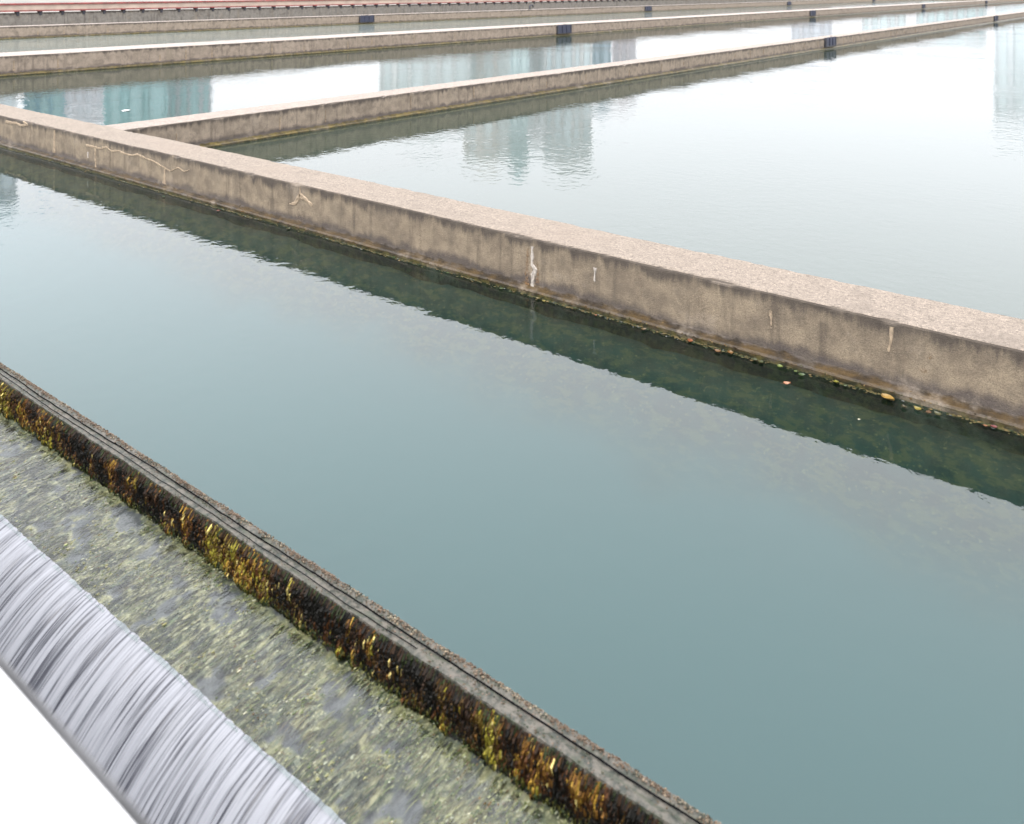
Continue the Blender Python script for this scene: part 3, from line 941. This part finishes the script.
spots = [(719, 349), (727, 348), (733, 350), (757, 357), (763, 360), (781, 365), (796, 370), (803, 373), (837, 380), (847, 383), (905, 404), (918, 407), (929, 411), (938, 412), (986, 424), (994, 425),
         (507, 285), (541, 296), (548, 298), (577, 306), (600, 312), (648, 326), (665, 331), (690, 340), (120, 183), (165, 195), (220, 209), (290, 227), (400, 254), (455, 269)]
for i, (px, py) in enumerate(spots):
    p = on_z(px, py + 2, 0)
    k = (0, 1, 0, 2, 1, 0)[i % 6]
    c, lb, gr = lc[k]
    leaf(p.x, min(p.y, YF - 0.07) - random.uniform(0, .03), 0.005, random.uniform(0.022, 0.05), random.uniform(0, 6.28), tuple(v * random.uniform(.12, .42) for v in c), lb, 0.4, gr)
p = on_z(126, 111, 0.0); o = leaf(p.x, p.y, 0.004, 0.16, 0.9, (0.6, 0.6, 0.6), 'white scrap floating between two divider walls', 0.15)
o.name = 'floating_scrap'; o['category'] = 'scrap'

n = 5200
x = rng.uniform(-15, 1.0, n)
dn = vnoise(x * 3, x * 0 + 3)
keepx = rng.random(n) < 0.15 + 0.85 * (dn > 0.42)
x = x[keepx]; n = len(x)
y = YF - 0.052 - np.abs(rng.normal(0, 0.016, n))
P = np.stack([x, y, np.full(n, 0.001)], 1)
S = rng.uniform(0.0025, 0.010, (n, 1)) * np.stack([rng.uniform(0.7, 1.8, n), rng.uniform(0.6, 1.2, n), rng.uniform(0.15, 0.4, n)], 1)
pal = np.array([(0.02, 0.03, 0.01), (0.08, 0.06, 0.02), (0.07, 0.064, 0.02), (0.13, 0.09, 0.035), (0.11, 0.12, 0.11)])
C = pal[rng.choice(5, n, p=[.4, .27, .17, .1, .06])]
crumbs('waterline_scum', P, S, C, M_CRUMB, 'scum and bits of weed along the foot of the main wall', 'scum')
# moss growing on the ledge of the wall
n = 9000
x = rng.uniform(-16, 1.2, n)
P = np.stack([x, YF - rng.uniform(0.004, 0.05, n), rng.uniform(0.036, 0.05, n)], 1)
P[:, 2] -= (YF - P[:, 1]) * 0.35
S = rng.uniform(0.002, 0.006, (n, 1)) * rng.uniform(0.6, 1.4, (n, 3))
pal = np.array([(0.03, 0.018, 0.006), (0.11, 0.06, 0.016), (0.05, 0.05, 0.014), (0.2, 0.13, 0.05)])
cl = vnoise(x * 5, x * 0 + 7) + rng.normal(0, .2, n)
C = pal[np.digitize(cl, [.35, .6, .9])]
crumbs('ledge_moss', P, S, C, M_CRUMB, 'brown moss growing on the ledge of the main wall', 'moss')

# ------------------------------------------------------------------ city towers beyond the basins, seen mirrored in the water
def tower_mat(name, col, glass, rough=0.4):
    return simple(name, col, rough, var=0.12, scale=0.15)
def glass_mat(name, col):
    m = Mat(name)
    z = m.sep()[2]
    fl = m.math('FRACT', m.math('DIVIDE', z, 3.2))
    f = m.noise(0.25, 3)
    c = m.mix(m.ramp(f, 0.3, 0.7), tuple(v * 0.8 for v in col), tuple(min(1, v * 1.15) for v in col))
    c = m.mix(m.ramp(fl, 0.74, 0.8), c, tuple(min(1, 0.4 + 0.5 * v) for v in col))
    return m.done(m.principled(c, 0.2, spec=0.5))

MT = {}
def tower(px0, px1, depth, tan_e, wall, glass, bays, label, rz=0.0, name='apartment_tower'):
    t0, t1 = (px0 - 512) / FPX, (px1 - 512) / FPX
    tm = (t0 + t1) / 2
    c = FWD * depth + RGT * (depth * tm)
    th = math.atan(tm)
    W = depth * (t1 - t0) * math.cos(th)
    Hh = depth * tan_e + EYE
    D = max(14, min(W * 0.8, 30))
    e = empty(name, (c.x, c.y, ZG), YAW - th + rz)
    tag(e, label, 'tower', 'city towers mirrored in the basins')
    kw, kg = ('w', wall), ('g', glass)
    if kw not in MT:
        MT[kw] = simple('tower_wall_%d' % len(MT), wall, 0.7, var=0.08, scale=0.1)
    if kg not in MT:
        MT[kg] = glass_mat('tower_glass_%d' % len(MT), glass)
    Hh -= ZG
    MB().box(-W / 2, W / 2, 0, D, 0, Hh).build('shaft', MT[kw], e)
    bw = W / bays
    for i in range(bays):
        x0 = -W / 2 + bw * (i + 0.5)
        q = bw * (0.30 + 0.10 * ((i * 7) % 3 - 1))
        hh = Hh - 2.0 - (i * 5 % 3)
        MB().box(x0 - q, x0 + q, -0.35, 0.1, 4, hh).build('window_bay', MT[kg], e)
    for i in range(bays + 1):
        x0 = -W / 2 + bw * i
        MB().box(x0 - bw * 0.06, x0 + bw * 0.06, -0.7, 0.1, 0, Hh - 0.5).build('pilaster', MT[kw], e)
    MB().box(-W / 2 - .4, W / 2 + .4, -0.9, D + .4, Hh - 0.45, Hh + 0.9).build('parapet', MT[kw], e)
    MB().box(-W * .22, W * .2, D * .3, D * .7, Hh + .9, Hh + 5).build('plant_room', MT[kw], e)
    for s in (-1, 1):   # side windows
        MB().box(s * W / 2 - .2, s * W / 2 + .2, D * .25, D * .45, 4, Hh - 2).box(s * W / 2 - .2, s * W / 2 + .2, D * .6, D * .8, 4, Hh - 2).build('side_window_bay', MT[kg], e)
    return e

TEAL, BLUE, PALE, PINK, SAND = (0.36, 0.58, 0.61), (0.34, 0.55, 0.66), (0.62, 0.66, 0.68), (0.82, 0.77, 0.79), (0.84, 0.82, 0.79)  # haze over the paler towers is put into their wall and glass colours
tower(-70, 18, 230, 0.235, (0.82, 0.87, 0.9), (0.72, 0.82, 0.87), 5, 'tallest tower, very pale blue, mirrored in the pool before the cracked wall')
tower(25, 65, 250, 0.19, BLUE, TEAL, 3, 'slim saturated blue glass tower mirrored beside a white gap')
tower(66, 104, 330, 0.15, (0.75, 0.74, 0.78), (0.62, 0.66, 0.72), 4, 'slim near white tower between the blue and the teal tower')
tower(106, 168, 240, 0.185, TEAL, (0.33, 0.55, 0.58), 3, 'broad teal tower with one brown stair strip')
tower(168, 212, 260, 0.16, (0.66, 0.68, 0.72), TEAL, 4, 'teal tower with pale pinkish strips beside the open sky gap')
tower(381, 470, 300, 0.148, (0.8, 0.84, 0.84), (0.68, 0.77, 0.78), 6, 'wide pale grey tower left of the sand coloured tower')
tower(466, 512, 310, 0.182, SAND, (0.74, 0.8, 0.8), 3, 'sand coloured tower in the middle group of towers')
tower(511, 529, 290, 0.19, (0.66, 0.78, 0.8), (0.6, 0.75, 0.76), 2, 'narrow grey teal tower in the middle group of towers')
tower(527, 548, 330, 0.168, (0.84, 0.86, 0.87), (0.78, 0.83, 0.85), 2, 'near white slim tower filling the gap in the middle group')
tower(545, 592, 305, 0.185, (0.82, 0.84, 0.84), (0.68, 0.78, 0.81), 5, 'pale tower with close vertical strips in the middle group')
tower(593, 611, 320, 0.12, (0.55, 0.66, 0.72), (0.5, 0.62, 0.7), 2, 'narrow pale blue tower in the middle group')
tower(613, 636, 320, 0.11, PINK, (0.56, 0.54, 0.58), 3, 'pinkish tower at the edge of the middle group')
tower(792, 832, 420, 0.068, (0.68, 0.7, 0.74), (0.6, 0.64, 0.7), 4, 'low faint grey tower alone between the middle and the right group')
tower(862, 906, 400, 0.05, (0.78, 0.83, 0.85), (0.64, 0.76, 0.78), 5, 'low pale teal block in the right group of towers')
tower(916, 986, 380, 0.052, (0.76, 0.82, 0.84), (0.6, 0.75, 0.77), 7, 'long low teal block next to the tall corner tower')
tower(994, 1100, 330, 0.138, (0.76, 0.82, 0.85), (0.68, 0.78, 0.81), 6, 'tall pale teal tower at the corner of the right group')
